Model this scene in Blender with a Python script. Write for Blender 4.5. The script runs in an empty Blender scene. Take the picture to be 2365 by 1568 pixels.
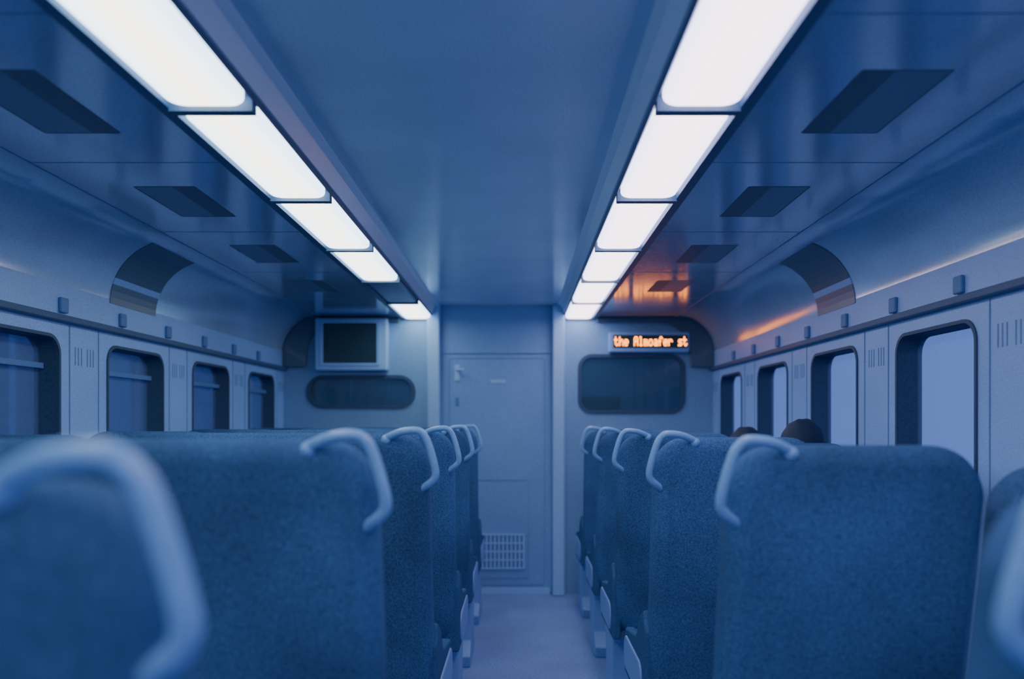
import bpy, bmesh, math, random
from mathutils import Vector, Matrix
random.seed(3)
EYE=1.25; F=1850.0; YE=5.84; YB=-2.6; XC=-0.155; HW=1.565
scene=bpy.context.scene
col=scene.collection

# ---------------------------------------------------------------- materials
def mat(name,c,rough=0.5,noise=0.12,scale=160,spec=0.5,coat=0.0,coatr=0.1,bump=0.0,bscale=40,c2=None,big=0.0):
    m=bpy.data.materials.new(name); m.use_nodes=True
    nt=m.node_tree; b=nt.nodes['Principled BSDF']
    b.inputs['Roughness'].default_value=rough
    b.inputs['Specular IOR Level'].default_value=spec
    b.inputs['Coat Weight'].default_value=coat
    b.inputs['Coat Roughness'].default_value=coatr
    tc=nt.nodes.new('ShaderNodeTexCoord')
    n=nt.nodes.new('ShaderNodeTexNoise'); n.inputs['Scale'].default_value=scale; n.inputs['Detail'].default_value=2
    nt.links.new(tc.outputs['Object'],n.inputs['Vector'])
    r=nt.nodes.new('ShaderNodeValToRGB')
    r.color_ramp.elements[0].position=0.3; r.color_ramp.elements[1].position=0.7
    lo=[max(0,v*(1-noise)) for v in c]; hi=[min(1,v*(1+noise)) for v in (c2 or c)]
    r.color_ramp.elements[0].color=(*lo,1); r.color_ramp.elements[1].color=(*hi,1)
    nt.links.new(n.outputs['Fac'],r.inputs['Fac'])
    out=r.outputs['Color']
    if big>0:
        n2=nt.nodes.new('ShaderNodeTexNoise'); n2.inputs['Scale'].default_value=3.0
        nt.links.new(tc.outputs['Object'],n2.inputs['Vector'])
        mr=nt.nodes.new('ShaderNodeMapRange'); mr.inputs[1].default_value=0.3; mr.inputs[2].default_value=0.7
        mr.inputs[3].default_value=1-big; mr.inputs[4].default_value=1+big
        nt.links.new(n2.outputs['Fac'],mr.inputs[0])
        vm=nt.nodes.new('ShaderNodeVectorMath'); vm.operation='SCALE'
        nt.links.new(out,vm.inputs[0]); nt.links.new(mr.outputs[0],vm.inputs['Scale']); out=vm.outputs[0]
    nt.links.new(out,b.inputs['Base Color'])
    if bump>0:
        n3=nt.nodes.new('ShaderNodeTexNoise'); n3.inputs['Scale'].default_value=bscale
        nt.links.new(tc.outputs['Object'],n3.inputs['Vector'])
        bp=nt.nodes.new('ShaderNodeBump'); bp.inputs['Strength'].default_value=bump; bp.inputs['Distance'].default_value=0.01
        nt.links.new(n3.outputs['Fac'],bp.inputs['Height']); nt.links.new(bp.outputs[0],b.inputs['Normal'])
    return m
def emis(name,c,s):
    m=bpy.data.materials.new(name); m.use_nodes=True; nt=m.node_tree
    nt.nodes.remove(nt.nodes['Principled BSDF'])
    e=nt.nodes.new('ShaderNodeEmission'); e.inputs[0].default_value=(*c,1); e.inputs[1].default_value=s
    nt.links.new(e.outputs[0],nt.nodes['Material Output'].inputs[0]); return m

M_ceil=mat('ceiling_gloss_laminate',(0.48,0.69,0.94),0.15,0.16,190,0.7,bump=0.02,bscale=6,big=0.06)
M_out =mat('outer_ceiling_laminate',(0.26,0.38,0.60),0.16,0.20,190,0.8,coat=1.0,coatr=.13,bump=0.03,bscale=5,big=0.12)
M_out.node_tree.nodes['Principled BSDF'].inputs['Coat IOR'].default_value=1.5
M_cove=mat('cove_laminate',(0.22,0.42,0.73),0.18,0.16,190,0.8,coat=1.0,coatr=.15,bump=0.04,bscale=9,big=0.08)
M_cove.node_tree.nodes['Principled BSDF'].inputs['Coat IOR'].default_value=1.8
M_wall=mat('wall_panel_blue_grey',(0.20,0.42,0.84),0.42,0.16,190,0.4,big=0.06)
M_end =mat('bulkhead_panel',(0.13,0.30,0.54),0.5,0.16,190,0.3,big=0.06)
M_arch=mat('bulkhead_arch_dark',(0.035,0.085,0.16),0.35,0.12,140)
M_door=mat('door_paint',(0.13,0.31,0.62),0.4,0.14,190,0.4,big=0.05)
M_pil =mat('pillar_light_blue',(0.24,0.49,0.86),0.35,0.10,190)
M_rub =mat('rubber_seal_dark',(0.02,0.055,0.12),0.6,0.2,140,0.2)
M_rail=mat('rail_dark',(0.025,0.07,0.17),0.5,0.2,140,0.2)
M_seat=mat('seat_moquette',(0.021,0.076,0.195),0.95,0.38,240,0.05,c2=(0.030,0.096,0.245),bump=0.3,bscale=200,big=0.32)
M_cush=mat('seat_cushion_moquette',(0.022,0.075,0.20),0.95,0.3,200,0.05,bump=0.3,bscale=200)
M_hand=mat('handle_pale_plastic',(0.16,0.40,0.80),0.4,0.08,120)
M_leg =mat('seat_pedestal_pale',(0.12,0.27,0.62),0.45,0.1,120)
M_under=mat('seat_underframe_blue',(0.05,0.13,0.30),0.5,0.1,120)
M_floor=mat('floor_vinyl',(0.12,0.22,0.48),0.45,0.28,90,0.4,big=0.12)
M_frame=mat('light_housing',(0.035,0.085,0.18),0.5,0.1,120,0.3)
M_trim=mat('light_trim_pale',(0.66,0.82,0.98),0.25,0.05,120,.8)
M_vent=mat('vent_dark',(0.06,0.095,0.15),0.5,0.2,140,0.3)
M_ventb=mat('vent_mid',(0.11,0.17,0.28),0.4,0.2,140,0.3)
M_hook=mat('hook_plate',(0.06,0.17,0.40),0.5,0.1,140,0.2)
M_scr =mat('screen_black',(0.008,0.03,0.05),0.25,0.1,100,0.4)
M_line=mat('seam_dark',(0.09,0.22,0.46),0.5,0.1,100)
M_unlit=mat('unlit_diffuser',(0.10,0.22,0.40),0.4,0.05,60)
M_hair=mat('dark_hair',(0.006,0.018,0.05),0.7,0.3,200,0.2)
M_skin=mat('skin',(0.50,0.46,0.72),0.5,0.05,60)
M_coat=mat('jacket_dark',(0.02,0.04,0.09),0.8,0.2,120)
M_trou=mat('trousers',(0.015,0.03,0.06),0.8,0.2,120)
M_eye=mat('eye_white',(0.6,0.65,0.75),0.2,0.02,50)
M_brown=mat('brown_panel',(0.08,0.045,0.06),0.6,0.1,60)
M_led=emis('led_orange',(1.0,0.23,0.0),20.0)

def lamp_mat(name,c0,c1,c2,s):
    m=bpy.data.materials.new(name); m.use_nodes=True; nt=m.node_tree
    nt.nodes.remove(nt.nodes['Principled BSDF'])
    tc=nt.nodes.new('ShaderNodeTexCoord'); sp=nt.nodes.new('ShaderNodeSeparateXYZ')
    nt.links.new(tc.outputs['Object'],sp.inputs[0])
    ab=nt.nodes.new('ShaderNodeMath'); ab.operation='ABSOLUTE'; nt.links.new(sp.outputs[0],ab.inputs[0])
    r=nt.nodes.new('ShaderNodeValToRGB')
    mr=nt.nodes.new('ShaderNodeMapRange'); mr.inputs[2].default_value=0.095
    nt.links.new(ab.outputs[0],mr.inputs[0]); nt.links.new(mr.outputs[0],r.inputs[0])
    r.color_ramp.elements[0].color=(*c0,1); r.color_ramp.elements[1].color=(*c2,1)
    e=r.color_ramp.elements.new(0.72); e.color=(*c1,1)
    em=nt.nodes.new('ShaderNodeEmission'); em.inputs[1].default_value=s
    nt.links.new(r.outputs[0],em.inputs[0]); nt.links.new(em.outputs[0],nt.nodes['Material Output'].inputs[0])
    return m
M_lampL=lamp_mat('lit_diffuser_cool',(0.97,0.90,0.76),(.75,.86,.95),(.45,.68,.98),12.0)
M_lampR=lamp_mat('lit_diffuser_warm',(1.0,0.76,0.83),(.90,.76,.98),(.60,.60,.98),12.0)
def glass(name,tint,fac):
    m=bpy.data.materials.new(name); m.use_nodes=True; nt=m.node_tree
    b=nt.nodes['Principled BSDF']; b.inputs['Base Color'].default_value=(*tint,1); b.inputs['Roughness'].default_value=0.08
    t=nt.nodes.new('ShaderNodeBsdfTransparent'); t.inputs[0].default_value=(0.85,0.9,1,1)
    mx=nt.nodes.new('ShaderNodeMixShader'); mx.inputs[0].default_value=fac
    nt.links.new(t.outputs[0],mx.inputs[1]); nt.links.new(b.outputs[0],mx.inputs[2])
    nt.links.new(mx.outputs[0],nt.nodes['Material Output'].inputs[0]); return m
M_glass=glass('window_glass',(0.12,0.24,0.50),0.30)
M_dglass=glass('dark_glass',(0.015,0.055,0.09),0.72)

# ---------------------------------------------------------------- helpers
def link(o,parent=None):
    col.objects.link(o)
    if parent: o.parent=parent
    return o
def mesh(name,vs,fs,m,parent=None,smooth=False,loc=None):
    me=bpy.data.meshes.new(name); me.from_pydata(vs,[],fs)
    bm=bmesh.new(); bm.from_mesh(me); bmesh.ops.recalc_face_normals(bm,faces=bm.faces[:]); bm.to_mesh(me); bm.free()
    me.materials.append(m)
    if smooth: me.polygons.foreach_set('use_smooth',[True]*len(me.polygons))
    o=bpy.data.objects.new(name,me)
    if loc: o.location=loc
    return link(o,parent)
def empty(name,loc=(0,0,0)):
    o=bpy.data.objects.new(name,None); o.location=loc; o.empty_display_size=0.1; return link(o)
class MB:   # mesh buffer
    def __init__(s): s.v=[]; s.f=[]
    def box(s,x0,x1,y0,y1,z0,z1):
        b=len(s.v)
        s.v+=[(x0,y0,z0),(x1,y0,z0),(x1,y1,z0),(x0,y1,z0),(x0,y0,z1),(x1,y0,z1),(x1,y1,z1),(x0,y1,z1)]
        s.f+=[tuple(b+i for i in q) for q in [(0,1,2,3),(4,5,6,7),(0,1,5,4),(1,2,6,5),(2,3,7,6),(3,0,4,7)]]
    def prism(s,pts,fn,d0,d1):
        b=len(s.v); n=len(pts)
        s.v+=[fn(p,d0) for p in pts]+[fn(p,d1) for p in pts]
        s.f+=[tuple(range(b,b+n)),tuple(range(b+n,b+2*n))]
        s.f+=[(b+i,b+(i+1)%n,b+n+(i+1)%n,b+n+i) for i in range(n)]
    def ring(s,out,inn,fn,d0,d1):
        b=len(s.v); n=len(out)
        for P,d in((out,d0),(inn,d0),(out,d1),(inn,d1)): s.v+=[fn(p,d) for p in P]
        for i in range(n):
            j=(i+1)%n
            s.f+=[(b+i,b+j,b+n+j,b+n+i),(b+2*n+i,b+2*n+j,b+3*n+j,b+3*n+i),(b+i,b+j,b+2*n+j,b+2*n+i),(b+n+i,b+n+j,b+3*n+j,b+3*n+i)]
    def make(s,name,m,parent=None,smooth=False,bev=0,seg=3,loc=None):
        o=mesh(name,s.v,s.f,m,parent,smooth,loc)
        if bev:
            md=o.modifiers.new('bevel','BEVEL'); md.width=bev; md.segments=seg; md.limit_method='ANGLE'; md.angle_limit=math.radians(40)
        return o
def rr(cx,cy,w,h,r,n=8):
    pts=[]
    for k,(sx,sy) in enumerate([(1,1),(-1,1),(-1,-1),(1,-1)]):
        for i in range(n+1):
            a=math.pi/2*(k+i/n)
            pts.append((cx+sx*(w/2-r)+r*math.cos(a),cy+sy*(h/2-r)+r*math.sin(a)))
    return pts
XZ=lambda p,d:(p[0],d,p[1])
YZ=lambda p,d:(d,p[0],p[1])
XY=lambda p,d:(p[0],p[1],d)
def box(name,x0,x1,y0,y1,z0,z1,m,parent=None,bev=0):
    b=MB(); b.box(x0,x1,y0,y1,z0,z1); return b.make(name,m,parent,bev=bev)
def cut(o,c):
    md=o.modifiers.new('cut','BOOLEAN'); md.operation='DIFFERENCE'; md.object=c; md.solver='EXACT'
    dg=bpy.context.evaluated_depsgraph_get(); dg.update()
    me=bpy.data.meshes.new_from_object(o.evaluated_get(dg)); o.modifiers.clear(); old=o.data; o.data=me
    bpy.data.objects.remove(c)
def Z(H): return EYE+H

# ---------------------------------------------------------------- shell
box('floor',XC-HW-.08,XC+HW+.08,YB,YE+1.4,-0.06,0,M_floor)
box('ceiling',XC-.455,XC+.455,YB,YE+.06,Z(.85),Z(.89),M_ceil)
for sd,nm in((-1,'left'),(1,'right')):
    prof=[(.70,.765),(1.30,.765)]
    for i in range(1,25):
        a=math.pi/2*i/24; prof.append((1.30+.265*math.sin(a),.50+.265*math.cos(a)))
    prof.append((1.565,.47))
    outp=[(.70,.80),(1.32,.80)]
    for i in range(1,25):
        a=math.pi/2*i/24; outp.append((1.32+.285*math.sin(a),.515+.285*math.cos(a)))
    outp.append((1.605,.47))
    b=MB(); n=len(prof)
    P=[(XC+sd*x,Z(h)) for x,h in prof]; Q=[(XC+sd*x,Z(h)) for x,h in outp]
    b.v=[XZ(p,YB) for p in P]+[XZ(p,YE+.06) for p in P]+[XZ(p,YB) for p in Q]+[XZ(p,YE+.06) for p in Q]
    for i in range(n-1):
        b.f+=[(i,i+1,n+i+1,n+i),(2*n+i,2*n+i+1,3*n+i+1,3*n+i),(i,i+1,2*n+i+1,2*n+i),(n+i,n+i+1,3*n+i+1,3*n+i)]
    b.f+=[(0,n,3*n,2*n),(n-1,2*n-1,4*n-1,3*n-1)]
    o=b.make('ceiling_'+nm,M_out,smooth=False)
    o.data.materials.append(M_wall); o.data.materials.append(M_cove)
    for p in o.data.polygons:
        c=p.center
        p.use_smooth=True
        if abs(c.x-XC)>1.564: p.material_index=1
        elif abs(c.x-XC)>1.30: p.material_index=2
    md=o.modifiers.new('es','EDGE_SPLIT'); md.split_angle=math.radians(40)

# side walls with windows
WY=[3.60+.87*k for k in range(-6,3)]
WW,WH0,WH1=.52,-.42,.32
hz=Z((WH0+WH1)/2); hh=WH1-WH0
wn=0
for sd,nm in((-1,'left'),(1,'right')):
    xi=XC+sd*HW; xo=xi+sd*.09
    b=MB(); b.box(min(xi,xo),max(xi,xo),YB,YE+.06,0,Z(.47)); w=b.make('wall_'+nm,M_wall)
    c=MB()
    for y in WY: c.prism(rr(y,hz,WW,hh,.07),YZ,xi-.2,xi+.2)
    cut(w,c.make('cutter',M_wall))
    for y in WY:
        wn+=1
        e=empty(f'window_{wn}')
        r=MB(); r.ring(rr(y,hz,WW+.012,hh+.012,.075),rr(y,hz,WW-.012,hh-.012,.065),YZ,xi-sd*.006,xi+sd*.004)
        r.ring(rr(y,hz,WW-.001,hh-.001,.07),rr(y,hz,WW-.016,hh-.016,.064),YZ,xi+sd*.002,xi+sd*.088)
        r.make('seal',M_rub,e)
        g=MB(); g.prism(rr(y,hz,WW-.016,hh-.016,.064),YZ,xi+sd*.070,xi+sd*.076); g.make('pane',M_glass,e)
        if sd<0:
            g=MB(); g.box(xi-.065,xi-.045,y-WW/2+.02,y+WW/2-.02,Z(WH1)-.12,Z(WH1)-.10); g.make('transom_bar',M_hook,e)
    x0,x1=sorted((xi,xi-sd*.030))
    box('trim_1' if sd<0 else 'trim_2',x0,x1,YB,YE,Z(.375),Z(.40),M_rail,bev=.004)
    k=MB()
    y=-1.94
    while y<5.7:
        a,bb=sorted((xi,xi-sd*.014)); k.box(a,bb,y-.026,y+.026,Z(.41),Z(.468)); y+=.45
    k.make('coat_hooks',M_hook,bev=.006)
    k=MB()
    for y in WY:
        for dy in(.37,.392,.414,.456,.478,.50):
            a,bb=sorted((xi,xi-sd*.002)); k.box(a,bb,y+dy-.002,y+dy+.002,Z(.22),Z(.29))
    k.make('air_vent_slots',M_line)
    k=MB()
    for y in WY:
        for dy in(.33,.54):
            a,bb=sorted((xi,xi-sd*.003)); k.box(a,bb,y+dy-.002,y+dy+.002,.2,Z(.37))
    k.make('trim_3' if sd<0 else 'trim_4',M_line)
    a,bb=sorted((xi,xi-sd*.06)); box('baseboard_'+nm,a,bb,YB,YE,0,.16,M_hook,bev=.01)
    # dark curved patch laid over the cove, with a paler stripe
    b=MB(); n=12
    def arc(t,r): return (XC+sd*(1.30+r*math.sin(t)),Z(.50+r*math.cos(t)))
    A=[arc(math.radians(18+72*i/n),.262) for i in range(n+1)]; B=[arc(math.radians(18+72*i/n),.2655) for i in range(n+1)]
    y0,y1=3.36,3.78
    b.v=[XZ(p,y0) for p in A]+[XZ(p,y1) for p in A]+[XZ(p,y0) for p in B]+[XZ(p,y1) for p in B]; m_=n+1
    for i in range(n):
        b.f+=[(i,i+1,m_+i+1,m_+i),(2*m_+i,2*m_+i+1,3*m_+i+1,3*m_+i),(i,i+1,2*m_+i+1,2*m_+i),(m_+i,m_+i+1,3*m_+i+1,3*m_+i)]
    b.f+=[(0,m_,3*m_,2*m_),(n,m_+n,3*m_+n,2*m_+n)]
    o=b.make('cove_dark_patch',M_arch); o.data.materials.append(M_wall)
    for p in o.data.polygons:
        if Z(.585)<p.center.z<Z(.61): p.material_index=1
    # ceiling vents: flush, dark inner half and paler outer half
    k=MB(); k2=MB()
    yv=1.93-.86*4
    while yv<5.2:
        c0,c1=sorted((XC+sd*.90,XC+sd*1.10)); cm=XC+sd*.975
        k.ring(rr((c0+c1)/2,yv,.202,.382,.006,2),rr((c0+c1)/2,yv,.194,.374,.004,2),XY,Z(.7655),Z(.7640))
        a,bb=sorted((XC+sd*.904,cm)); k.box(a,bb,yv-.186,yv+.186,Z(.7644),Z(.7655))
        a,bb=sorted((cm,XC+sd*1.096)); k2.box(a,bb,yv-.186,yv+.186,Z(.7644),Z(.7655))
        yv+=.86
    o=k.make('ceiling_vent_grilles',M_vent); k2.make('plates',M_ventb,o)
    k=MB()
    for i in range(10):
        a,bb=sorted((XC+sd*.72,XC+sd*1.29)); yy=.64+.86*i-1.72
        if yy<5.8: k.box(a,bb,yy-.0015,yy+.0015,Z(.764),Z(.7655))
    a,bb=sorted((XC+sd*1.285,XC+sd*1.289)); k.box(a,bb,YB,YE,Z(.763),Z(.7655))
    k.make('trim_5' if sd<0 else 'trim_6',M_line)
    # light housing
    b=MB()
    pr=[(.462,.855),(.462,.845),(.476,.790),(.481,.765),(.488,.778),(.675,.778),(.682,.750),(.712,.750),(.712,.80),(.60,.86)]
    b.prism([(XC+sd*x,Z(h)) for x,h in pr],XZ,YB,YE)
    for i in range(12):
        yy=YE-.782*i; a,bb=sorted((XC+sd*.484,XC+sd*.684)); b.box(a,bb,max(YB,yy-.016),min(YE,yy+.016),Z(.744),Z(.79))
    o=b.make('ceiling_light_housing',M_frame)
    tb=MB(); tb.prism([(XC+sd*x,Z(h)) for x,h in[(.430,.851),(.463,.851),(.477,.782),(.471,.782),(.452,.835),(.430,.846)]],XZ,YB,YE)
    tb.make('edge_trim',M_trim,o)
    for i in range(11):
        y1=YE-.782*i-.020; y0=y1-.782+.040
        cx=XC+sd*.581
        b=MB(); b.prism(rr(0,0,.184,y1-y0,.045),XY,.036,0)
        lit=not(sd<0 and i==1)
        b.make('ceiling_light_panel',(M_lampL if sd<0 else M_lampR) if lit else M_unlit,None,True,bev=.012,seg=4,loc=(cx,(y0+y1)/2,Z(.750)))

box('wall_back',XC-HW-.08,XC+HW+.08,YB-.06,YB,0,Z(.9),M_end)

# ---------------------------------------------------------------- end wall
for sd,nm in((-1,'front_left'),(1,'front_right')):
    x0,x1=sorted((XC+sd*.40,XC+sd*(HW+.06)))
    b=MB(); b.box(x0,x1,YE,YE+.05,0,Z(.88)); w=b.make('wall_'+nm,M_end)
    if sd<0: wx,wz,ww,wh,r=-1.155,Z(.222),.766,.214,.105
    else: wx,wz,ww,wh,r=.815,Z(.28),.752,.404,.09
    c=MB(); c.prism(rr(wx,wz,ww,wh,r),XZ,YE-.1,YE+.2); cut(w,c.make('cutter',M_end))
    wn+=1; e=empty(f'window_{wn}')
    r_=MB(); r_.ring(rr(wx,wz,ww+.03,wh+.03,r+.015,14),rr(wx,wz,ww-.02,wh-.02,r-.01,14),XZ,YE-.012,YE+.04); r_.make('seal',M_rub,e)
    g=MB(); g.prism(rr(wx,wz,ww-.018,wh-.018,r-.009,14),XZ,YE+.015,YE+.02); g.make('pane',M_dglass,e)
    out=[(.716,.763),(1.30,.763)]; inn=[(.716,.725),(1.16,.725)]
    for i in range(1,11):
        a=math.pi/2*i/10
        out.append((1.30+.263*math.sin(a),.50+.263*math.cos(a))); inn.append((1.16+.23*math.sin(a),.50+.225*math.cos(a)))
    out.append((1.563,.40)); inn.append((1.40,.40))
    b=MB(); n=len(out)
    for P,d in((out,YE-.04),(inn,YE-.04),(out,YE),(inn,YE)): b.v+=[(XC+sd*x,d,Z(h)) for x,h in P]
    for i in range(n-1):
        j=i+1; b.f+=[(i,j,n+j,n+i),(2*n+i,2*n+j,3*n+j,3*n+i),(i,j,2*n+j,2*n+i),(n+i,n+j,3*n+j,3*n+i)]
    b.f+=[(0,n,3*n,2*n),(n-1,2*n-1,4*n-1,3*n-1)]
    b.make('bulkhead_arch',M_arch,bev=.006)
box('door_pillar',-.665,-.575,YE-.09,YE,0,Z(.85),M_pil,bev=.012)
box('door_pillar',.238,.325,YE-.09,YE,0,Z(.85),M_pil,bev=.012)
d=empty('door_1')
box('transom_panel',-.60,.26,YE-.005,YE+.05,Z(.50),Z(.85),M_door,d,bev=.004)
box('leaf',-.60,.26,YE+.005,YE+.05,0,Z(.498),M_door,d,bev=.004)
b=MB()
b.ring(rr(-.165,Z(-.36),.70,1.66,.03,4),rr(-.165,Z(-.36),.688,1.648,.024,4),XZ,YE+.001,YE+.008)
b.ring(rr(-.165,Z(-.78),.46,.72,.02,4),rr(-.165,Z(-.78),.453,.713,.016,4),XZ,YE+.001,YE+.008)
b.make('leaf_seams',M_line,d)
box('kick_plate',-.56,.22,YE-.004,YE+.008,0,.045,M_pil,d)
b=MB(); gx0,gx1,gz0,gz1=-.30,.03,Z(-1.065),Z(-.82)
for i in range(12):
    x=gx0+(gx1-gx0)*i/11; b.box(x-.007,x+.007,YE-.006,YE+.008,gz0,gz1)
for i in range(5):
    z=gz0+(gz1-gz0)*i/4; b.box(gx0-.007,gx1+.007,YE-.008,YE+.008,z-.005,z+.005)
b.make('vent_grille_bars',M_pil,d)
box('vent_grille_back',gx0,gx1,YE+.001,YE+.006,gz0,gz1,M_hook,d)
box('lock_plate',-.475,-.435,YE-.006,YE+.01,Z(.30),Z(.42),M_pil,d,bev=.004)
b=MB(); b.box(-.462,-.448,YE-.05,YE,Z(.375),Z(.39)); b.box(-.462,-.40,YE-.055,YE-.043,Z(.375),Z(.39)); b.make('lever',M_pil,d,bev=.003)
box('warning_label',-.468,-.442,YE-.001,YE+.01,Z(.12),Z(.18),M_hook,d)
box('notice_sticker',-.21,-.10,YE,YE+.01,Z(.285),Z(.31),M_pil,d)

# vestibule seen dimly through the bulkhead windows
box('wall_vestibule',XC-HW-.08,XC+HW+.08,YE+1.34,YE+1.4,0,Z(.88),M_end)
box('ceiling_vestibule',XC-HW-.08,XC+HW+.08,YE+.05,YE+1.4,Z(.88),Z(.92),M_end)
b=MB()
for x in(.90,.98,1.17,-1.05,-1.35): b.box(x-.012,x+.012,YE+.5,YE+.524,0,Z(.88))
b.make('vestibule_grab_poles',M_pil)
box('vestibule_cabinet',.40,.78,YE+.35,YE+.75,0,Z(.2),M_brown,bev=.01)
pl=bpy.data.lights.new('vestibule_lamp','POINT'); pl.energy=45; pl.color=(.5,.7,1); pl.shadow_soft_size=.08
o=bpy.data.objects.new('vestibule_lamp',pl); o.location=(XC,YE+.9,Z(.75)); link(o)

e=empty('wall_monitor')
box('casing',-1.47,-.95,YE-.09,YE,Z(.372),Z(.748),M_pil,e,bev=.012)
b=MB(); b.ring(rr(-1.217,Z(.568),.43,.325,.012,3),rr(-1.217,Z(.568),.385,.288,.006,3),XZ,YE-.098,YE-.085); b.make('bezel',M_wall,e)
box('screen',-1.41,-1.024,YE-.094,YE-.086,Z(.424),Z(.712),M_scr,e)
e=empty('led_destination_display')
box('casing',.645,1.225,YE-.07,YE,Z(.505),Z(.648),M_wall,e,bev=.01)
box('black_window',.675,1.25-.04,YE-.074,YE-.068,Z(.535),Z(.628),M_scr,e)
G={'t':["01000","01000","11110","01000","01000","01001","00110"],'h':["10000","10000","10110","11001","10001","10001","10001"],
'e':["00000","00000","01110","10001","11111","10000","01110"],' ':["00000"]*7,'A':["01110","10001","10001","11111","10001","10001","10001"],
'l':["01100","00100","00100","00100","00100","00100","01110"],'m':["00000","00000","11010","10101","10101","10101","10101"],
'o':["00000","00000","01110","10001","10001","10001","01110"],'a':["00000","00000","01110","00001","01111","10001","01111"],
'f':["00110","01001","01000","11100","01000","01000","01000"],'r':["00000","00000","10110","11001","10000","10000","10000"],
's':["00000","00000","01111","10000","01110","00001","11110"]}
b=MB(); txt="the Almoafer st"; cp=.530/(len(txt)*6); rp=.0095
for ci,ch in enumerate(txt):
    for r in range(7):
        for c in range(5):
            if G[ch][r][c]=='1':
                x=.685+(ci*6+c)*cp; z=Z(.611)-r*rp
                b.box(x-cp*.44,x+cp*.44,YE-.078,YE-.0735,z-rp*.40,z+rp*.40)
b.make('led_dots',M_led,e)

# ---------------------------------------------------------------- seats
def back_mesh(xa,xb,top,m,parent,name,y):
    h=top-.36; w=xb-xa; cx=(xa+xb)/2
    b=MB(); pts=rr(cx,top-h/2,w,h,.10,10)
    b.prism(pts,XZ,0,.115)
    o=b.make(name,m,parent,True)
    me=o.data; bm=bmesh.new(); bm.from_mesh(me)
    ed=[e for e in bm.edges if abs(e.verts[0].co.y-e.verts[1].co.y)<1e-6]
    bmesh.ops.bevel(bm,geom=ed,offset=.045,segments=6,profile=.5,affect='EDGES')
    for v in bm.verts:
        t=(top-v.co.z)
        v.co.y+= y + .16*t - .02*math.exp(-((t-.15)/.1)**2)
    bm.to_mesh(me); bm.free(); me.polygons.foreach_set('use_smooth',[True]*len(me.polygons))
    return o
def bench(y,side):
    e=empty('passenger_seat')
    if side<0:
        edge=-.22; s=-1; backs=[(-1.145,-.25,-.03),(-1.675,-1.165,-.035)]; ht=-.018
        if 0<y<1: backs[0]=(-1.145,-.255,-.043)
        x0,x1=-1.675,-.25
    else:
        edge=.37; s=1; backs=[(.40,.895,-.045),(.925,1.355,-.085)]; ht=-.03
        x0,x1=.40,1.355
    for i,(a,b_,H) in enumerate(backs):
        back_mesh(a,b_,Z(H),M_seat,e,f'backrest_{i+1}',y)
    n=3 if side<0 else 2
    for i in range(n):
        a=x0+(x1-x0)*i/n+.006; b_=x0+(x1-x0)*(i+1)/n-.006
        b=MB(); b.prism(rr(y+.40,.43,.50,.12,.045,5),lambda p,d:(d,p[0],p[1]),a,b_)
        b.make(f'cushion_{i+1}',M_cush,e,True,bev=.02)
    box('seat_frame',x0+.02,x1-.02,y+.18,y+.60,.325,.375,M_under,e,bev=.01)
    ax=edge+s*.03
    a,b_=sorted((ax,ax+s*.035))
    p=MB(); p.prism([(y+.14,.34),(y+.13,.60),(y+.18,.66),(y+.26,.62),(y+.34,.54),(y+.60,.50),(y+.64,.44),(y+.62,.33)],YZ,a-.012,b_-.012 if s>0 else b_+.012)
    p.make('end_panel',M_cush,e,bev=.01)
    p=MB(); p.prism([(y+.20,0),(y+.18,.06),(y+.26,.12),(y+.26,.30),(y+.18,.34),(y+.60,.34),(y+.52,.28),(y+.50,.10),(y+.58,.05),(y+.58,0)],YZ,ax+s*.0,ax+s*.075)
    p.make('pedestal',M_leg,e,bev=.008)
    a,b_=sorted((ax-s*.018,ax+s*.02)); 
    p=MB(); p.prism(rr(y+.40,.42,.40,.12,.05,5),YZ,a,b_); p.make('side_cap',M_leg,e,bev=.006)
    wx=x1 if s>0 else x0
    p=MB(); p.box(*sorted((wx,wx-s*.05)),y+.28,y+.50,0,.34); p.make('wall_side_leg',M_leg,e,bev=.006)
    cu=bpy.data.curves.new('grab_handle','CURVE'); cu.dimensions='3D'; cu.bevel_depth=.0102; cu.bevel_resolution=5; cu.use_fill_caps=True
    sp=cu.splines.new('NURBS')
    P=[(.150,.014,-.030),(.125,0,-.018),(.095,-.012,-.008),(.060,-.014,-.005),(.046,-.013,-.010),(.032,-.010,-.028),(.020,-.008,-.065),(.010,-.004,-.105),(.008,0,-.125),(.012,.004,-.138),(.026,.010,-.152),(.050,.03,-.168)]
    sp.points.add(len(P)-1)
    for q,(d_,dy,dh) in zip(sp.points,P):
        q.co=(edge+s*d_,y+dy,Z(ht-.002+dh+.004),1)
    sp.use_endpoint_u=True; sp.order_u=3; cu.resolution_u=8
    cu.materials.append(M_hand)
    link(bpy.data.objects.new('grab_handle',cu),e)
    bm=bmesh.new(); bmesh.ops.create_uvsphere(bm,u_segments=16,v_segments=10,radius=.014)
    me=bpy.data.meshes.new('handle_boss'); bm.to_mesh(me); bm.free(); me.materials.append(M_hand)
    o=bpy.data.objects.new('handle_boss',me); o.location=(edge+s*.145,y+.010,Z(ht-.030)); link(o,e)
for y in(-1.95,.55,1.37,2.18,3.02,3.88,4.74): bench(y,-1)
for y in(-1.95,.62,1.51,2.34,3.20,4.05,4.90): bench(y,1)

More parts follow.
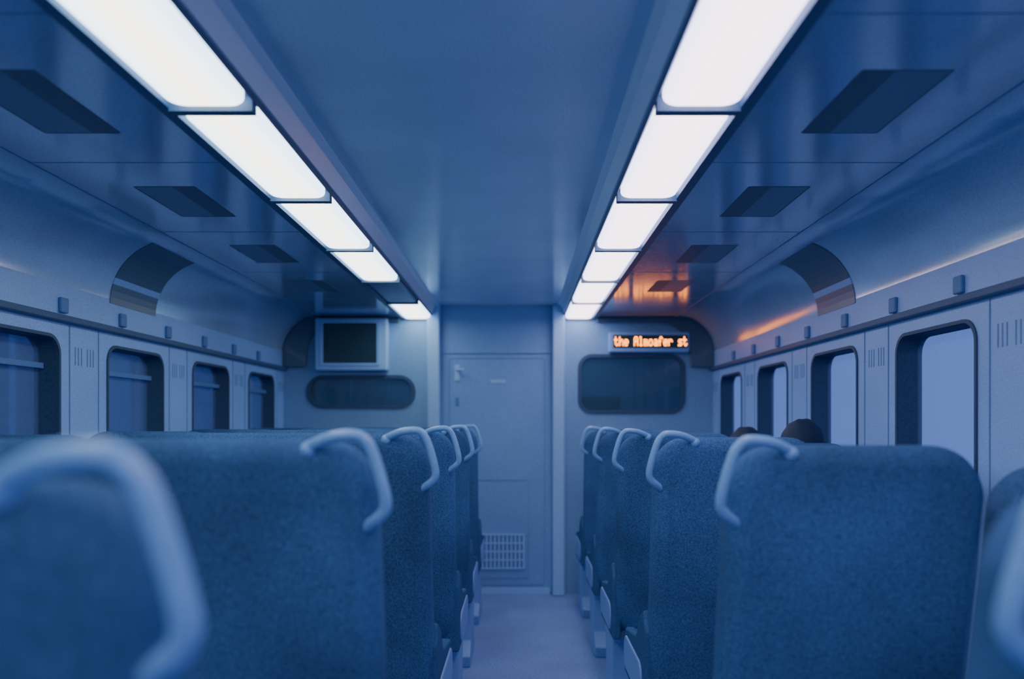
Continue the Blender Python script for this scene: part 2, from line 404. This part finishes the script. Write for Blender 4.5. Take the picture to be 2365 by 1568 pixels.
# ---------------------------------------------------------------- passengers
def skin(name,verts,edges,radii,m,parent,root=0,sub=2):
    me=bpy.data.meshes.new(name); me.from_pydata(verts,edges,[]); me.materials.append(m)
    o=bpy.data.objects.new(name,me); link(o,parent)
    o.modifiers.new('skin','SKIN'); 
    for i,r in enumerate(radii):
        me.skin_vertices[0].data[i].radius=(r,r) if not isinstance(r,tuple) else r
        me.skin_vertices[0].data[i].use_root=(i==root)
    s=o.modifiers.new('sub','SUBSURF'); s.levels=sub; s.render_levels=sub
    o.modifiers['skin'].use_smooth_shade=True
    return o
def ell(name,c,r,m,parent,rot=0,fn=None):
    bm=bmesh.new(); bmesh.ops.create_uvsphere(bm,u_segments=32,v_segments=24,radius=1)
    for v in bm.verts:
        p=v.co.copy()
        if fn: p=fn(p)
        v.co=Vector((p.x*r[0],p.y*r[1],p.z*r[2]))
    me=bpy.data.meshes.new(name); bm.to_mesh(me); bm.free(); me.materials.append(m)
    me.polygons.foreach_set('use_smooth',[True]*len(me.polygons))
    o=bpy.data.objects.new(name,me); o.location=c; o.rotation_euler=(0,0,rot); return link(o,parent)
def passenger(x,yrow,top,yaw,sc=1.0):
    e=empty('seated_passenger')
    hy=yrow+.27; sz=.49
    hc=Vector((x,yrow+.235,top-.122))
    x_=min(x,1.15)
    V=[(x_,hy+.02,sz+.10),(x_,hy-.01,sz+.24),(x_,hy-.0,sz+.42),(x_,hy-.0,hc.z-.16),((x+x_)/2,hy-.02,hc.z-.09)]
    R=[(.14,.11),(.12,.095),(.13,.10),(.075,.07),(.05,.05)]; E=[(0,1),(1,2),(2,3),(3,4)]
    for s in(-1,1):
        b=len(V)
        V+=[(x_+s*.145,hy-.0,hc.z-.205),(x_+s*.175,hy+.06,hc.z-.45),(x_+s*.11,hy+.24,sz+.15)]
        R+=[.055,.043,.032]; E+=[(3,b),(b,b+1),(b+1,b+2)]
    skin('jacket_torso',V,E,R,M_coat,e)
    V=[(x_,hy+.0,sz+.09)]; R=[(.14,.10)]; E=[]
    for s in(-1,1):
        b=len(V)
        V+=[(x_+s*.09,hy+.03,sz+.085),(x_+s*.11,hy+.36,sz+.075),(x_+s*.11,hy+.38,.28),(x_+s*.11,hy+.36,.10)]
        R+=[.085,.062,.052,.04]; E+=[(0,b),(b,b+1),(b+1,b+2),(b+2,b+3)]
        V2=[(x_+s*.11,hy+.33,.055),(x_+s*.11,hy+.40,.05),(x_+s*.11,hy+.48,.035)]
        skin('shoe',V2,[(0,1),(1,2)],[(.042,.05),(.04,.042),(.035,.028)],M_hair,e)
        hx,hyy,hz_=x_+s*.11,hy+.26,sz+.165
        HV=[(hx,hyy,hz_),(hx-s*.005,hyy+.045,hz_+.002),(hx-s*.01,hyy+.075,hz_)]; HR=[(.026,.018),(.038,.015),(.036,.014)]; HE=[(0,1),(1,2)]
        for i,(dx,L) in enumerate([(-.028,.060),(-.009,.070),(.010,.066),(.028,.050)]):
            k=len(HV); HV+=[(hx+dx,hyy+.09,hz_+.002),(hx+dx*1.15,hyy+.09+L*.55,hz_-.002),(hx+dx*1.2,hyy+.09+L,hz_-.018)]
            HR+=[.009,.0085,.0075]; HE+=[(2,k),(k,k+1),(k+1,k+2)]
        k=len(HV); HV+=[(hx-s*.038,hyy+.04,hz_),(hx-s*.052,hyy+.07,hz_-.008)]; HR+=[.010,.009]; HE+=[(0,k),(k,k+1)]
        skin('hand',HV,HE,HR,M_skin,e,sub=1)
    skin('trousers',V,E,R,M_trou,e)
    skin('neck',[((x+x_)/2,hy-.02,hc.z-.16),(x,hy-.02,hc.z-.04)],[(0,1)],[.055,.052],M_skin,e)
    h=empty('head_group'); h.location=hc; h.rotation_euler=(0,0,yaw); h.parent=e
    def face(p):
        q=p.copy()
        if p.z<0: q.x*=1-.28*(-p.z)**1.5; q.y=q.y*(1-.12*(-p.z)) + (.08*(-p.z) if p.y>0 else 0)
        d=math.exp(-((p.x/.16)**2+((p.z+.12)/.22)**2)); 
        if p.y>0: q.y+=.20*d
        for sx in(-1,1):
            d=math.exp(-(((p.x-sx*.38)/.18)**2+((p.z-.05)/.13)**2)); 
            if p.y>0: q.y-=.08*d
        return q
    ell('face',(0,0,0),(.073,.095,.118),M_skin,h,fn=face)
    for s in(-1,1):
        ell('ear',(s*.077,-.008,-.005),(.012,.02,.032),M_skin,h)
        ell('eye',(s*.029,.080,.008),(.012,.010,.007),M_eye,h)
        ell('iris',(s*.029,.0885,.008),(.005,.003,.005),M_hair,h)
        ell('eyebrow',(s*.03,.088,.030),(.017,.005,.003),M_hair,h)
    ell('mouth',(0,.092,-.058),(.022,.006,.006),M_brown,h)
    def hair(p):
        q=p.copy()
        if p.y>.25 and p.z<.45: q=q*(1-.35*min(1,(p.y-.25)*2.5))
        if p.z<-.45: q.z=-.45-(-.45-p.z)*.3
        n_=.03*math.sin(9*p.x+5*p.z)*math.cos(7*p.y+3*p.x); q*=1+n_
        return q
    ell('hair',(0,-.014,.018),(.090,.108,.116),M_hair,h,fn=hair)
passenger(1.225,3.20,Z(.005),-.9)
passenger(1.205,4.05,Z(-.034),.1)

# ---------------------------------------------------------------- outside
box('ground',-30,30,-25,30,-1.1,-1.0,mat('ballast',(.08,.14,.32),.9,.3,8))
M_fac=mat('facade_dark',(0.06,0.13,0.22),.8,.2,6)
b=MB(); b.box(-6.6,-6,-12,26,-1.0,5); 
o=b.make('station_building',M_fac)
b=MB()
for i in range(22): b.box(-6.03,-5.99,-10+i*1.6,-9.2+i*1.6,.6,2.2)
b.make('windows',M_scr,o)
b=MB()
for i in range(12): b.box(-5.2,-5.1,-10+i*3,-9.9+i*3,-1.0,3.2)
b.box(-6,-4.6,-12,26,3.2,3.4); b.make('platform_canopy',M_fac)
box('boundary_fence',7,7.1,-15,40,-1.0,.3,M_fac)

# ---------------------------------------------------------------- world
w=bpy.data.worlds.new('dusk_sky'); scene.world=w; w.use_nodes=True; nt=w.node_tree
tc=nt.nodes.new('ShaderNodeTexCoord'); sp=nt.nodes.new('ShaderNodeSeparateXYZ'); nt.links.new(tc.outputs['Generated'],sp.inputs[0])
mr=nt.nodes.new('ShaderNodeMapRange'); mr.inputs[1].default_value=-.6; mr.inputs[2].default_value=.6
nt.links.new(sp.outputs[0],mr.inputs[0])
r=nt.nodes.new('ShaderNodeValToRGB'); nt.links.new(mr.outputs[0],r.inputs[0])
r.color_ramp.elements[0].color=(.09,.21,.40,1); r.color_ramp.elements[1].color=(.18,.31,.92,1)
bg=nt.nodes['Background']; nt.links.new(r.outputs[0],bg.inputs[0]); bg.inputs[1].default_value=1.6

# ---------------------------------------------------------------- camera
cd=bpy.data.cameras.new('camera'); cam=bpy.data.objects.new('camera',cd); link(cam)
cam.location=(0,0,EYE); cam.rotation_euler=(math.pi/2,0,0)
cd.sensor_width=36; cd.lens=F/2365*36; cd.shift_x=-17.5/2365; cd.shift_y=191/2365
cd.clip_start=.02
cd.dof.use_dof=True; cd.dof.focus_distance=2.9; cd.dof.aperture_fstop=1.5
scene.camera=cam
scene.view_settings.view_transform='AgX'
try: scene.view_settings.look='AgX - Low Contrast'
except Exception as ex: print(ex)
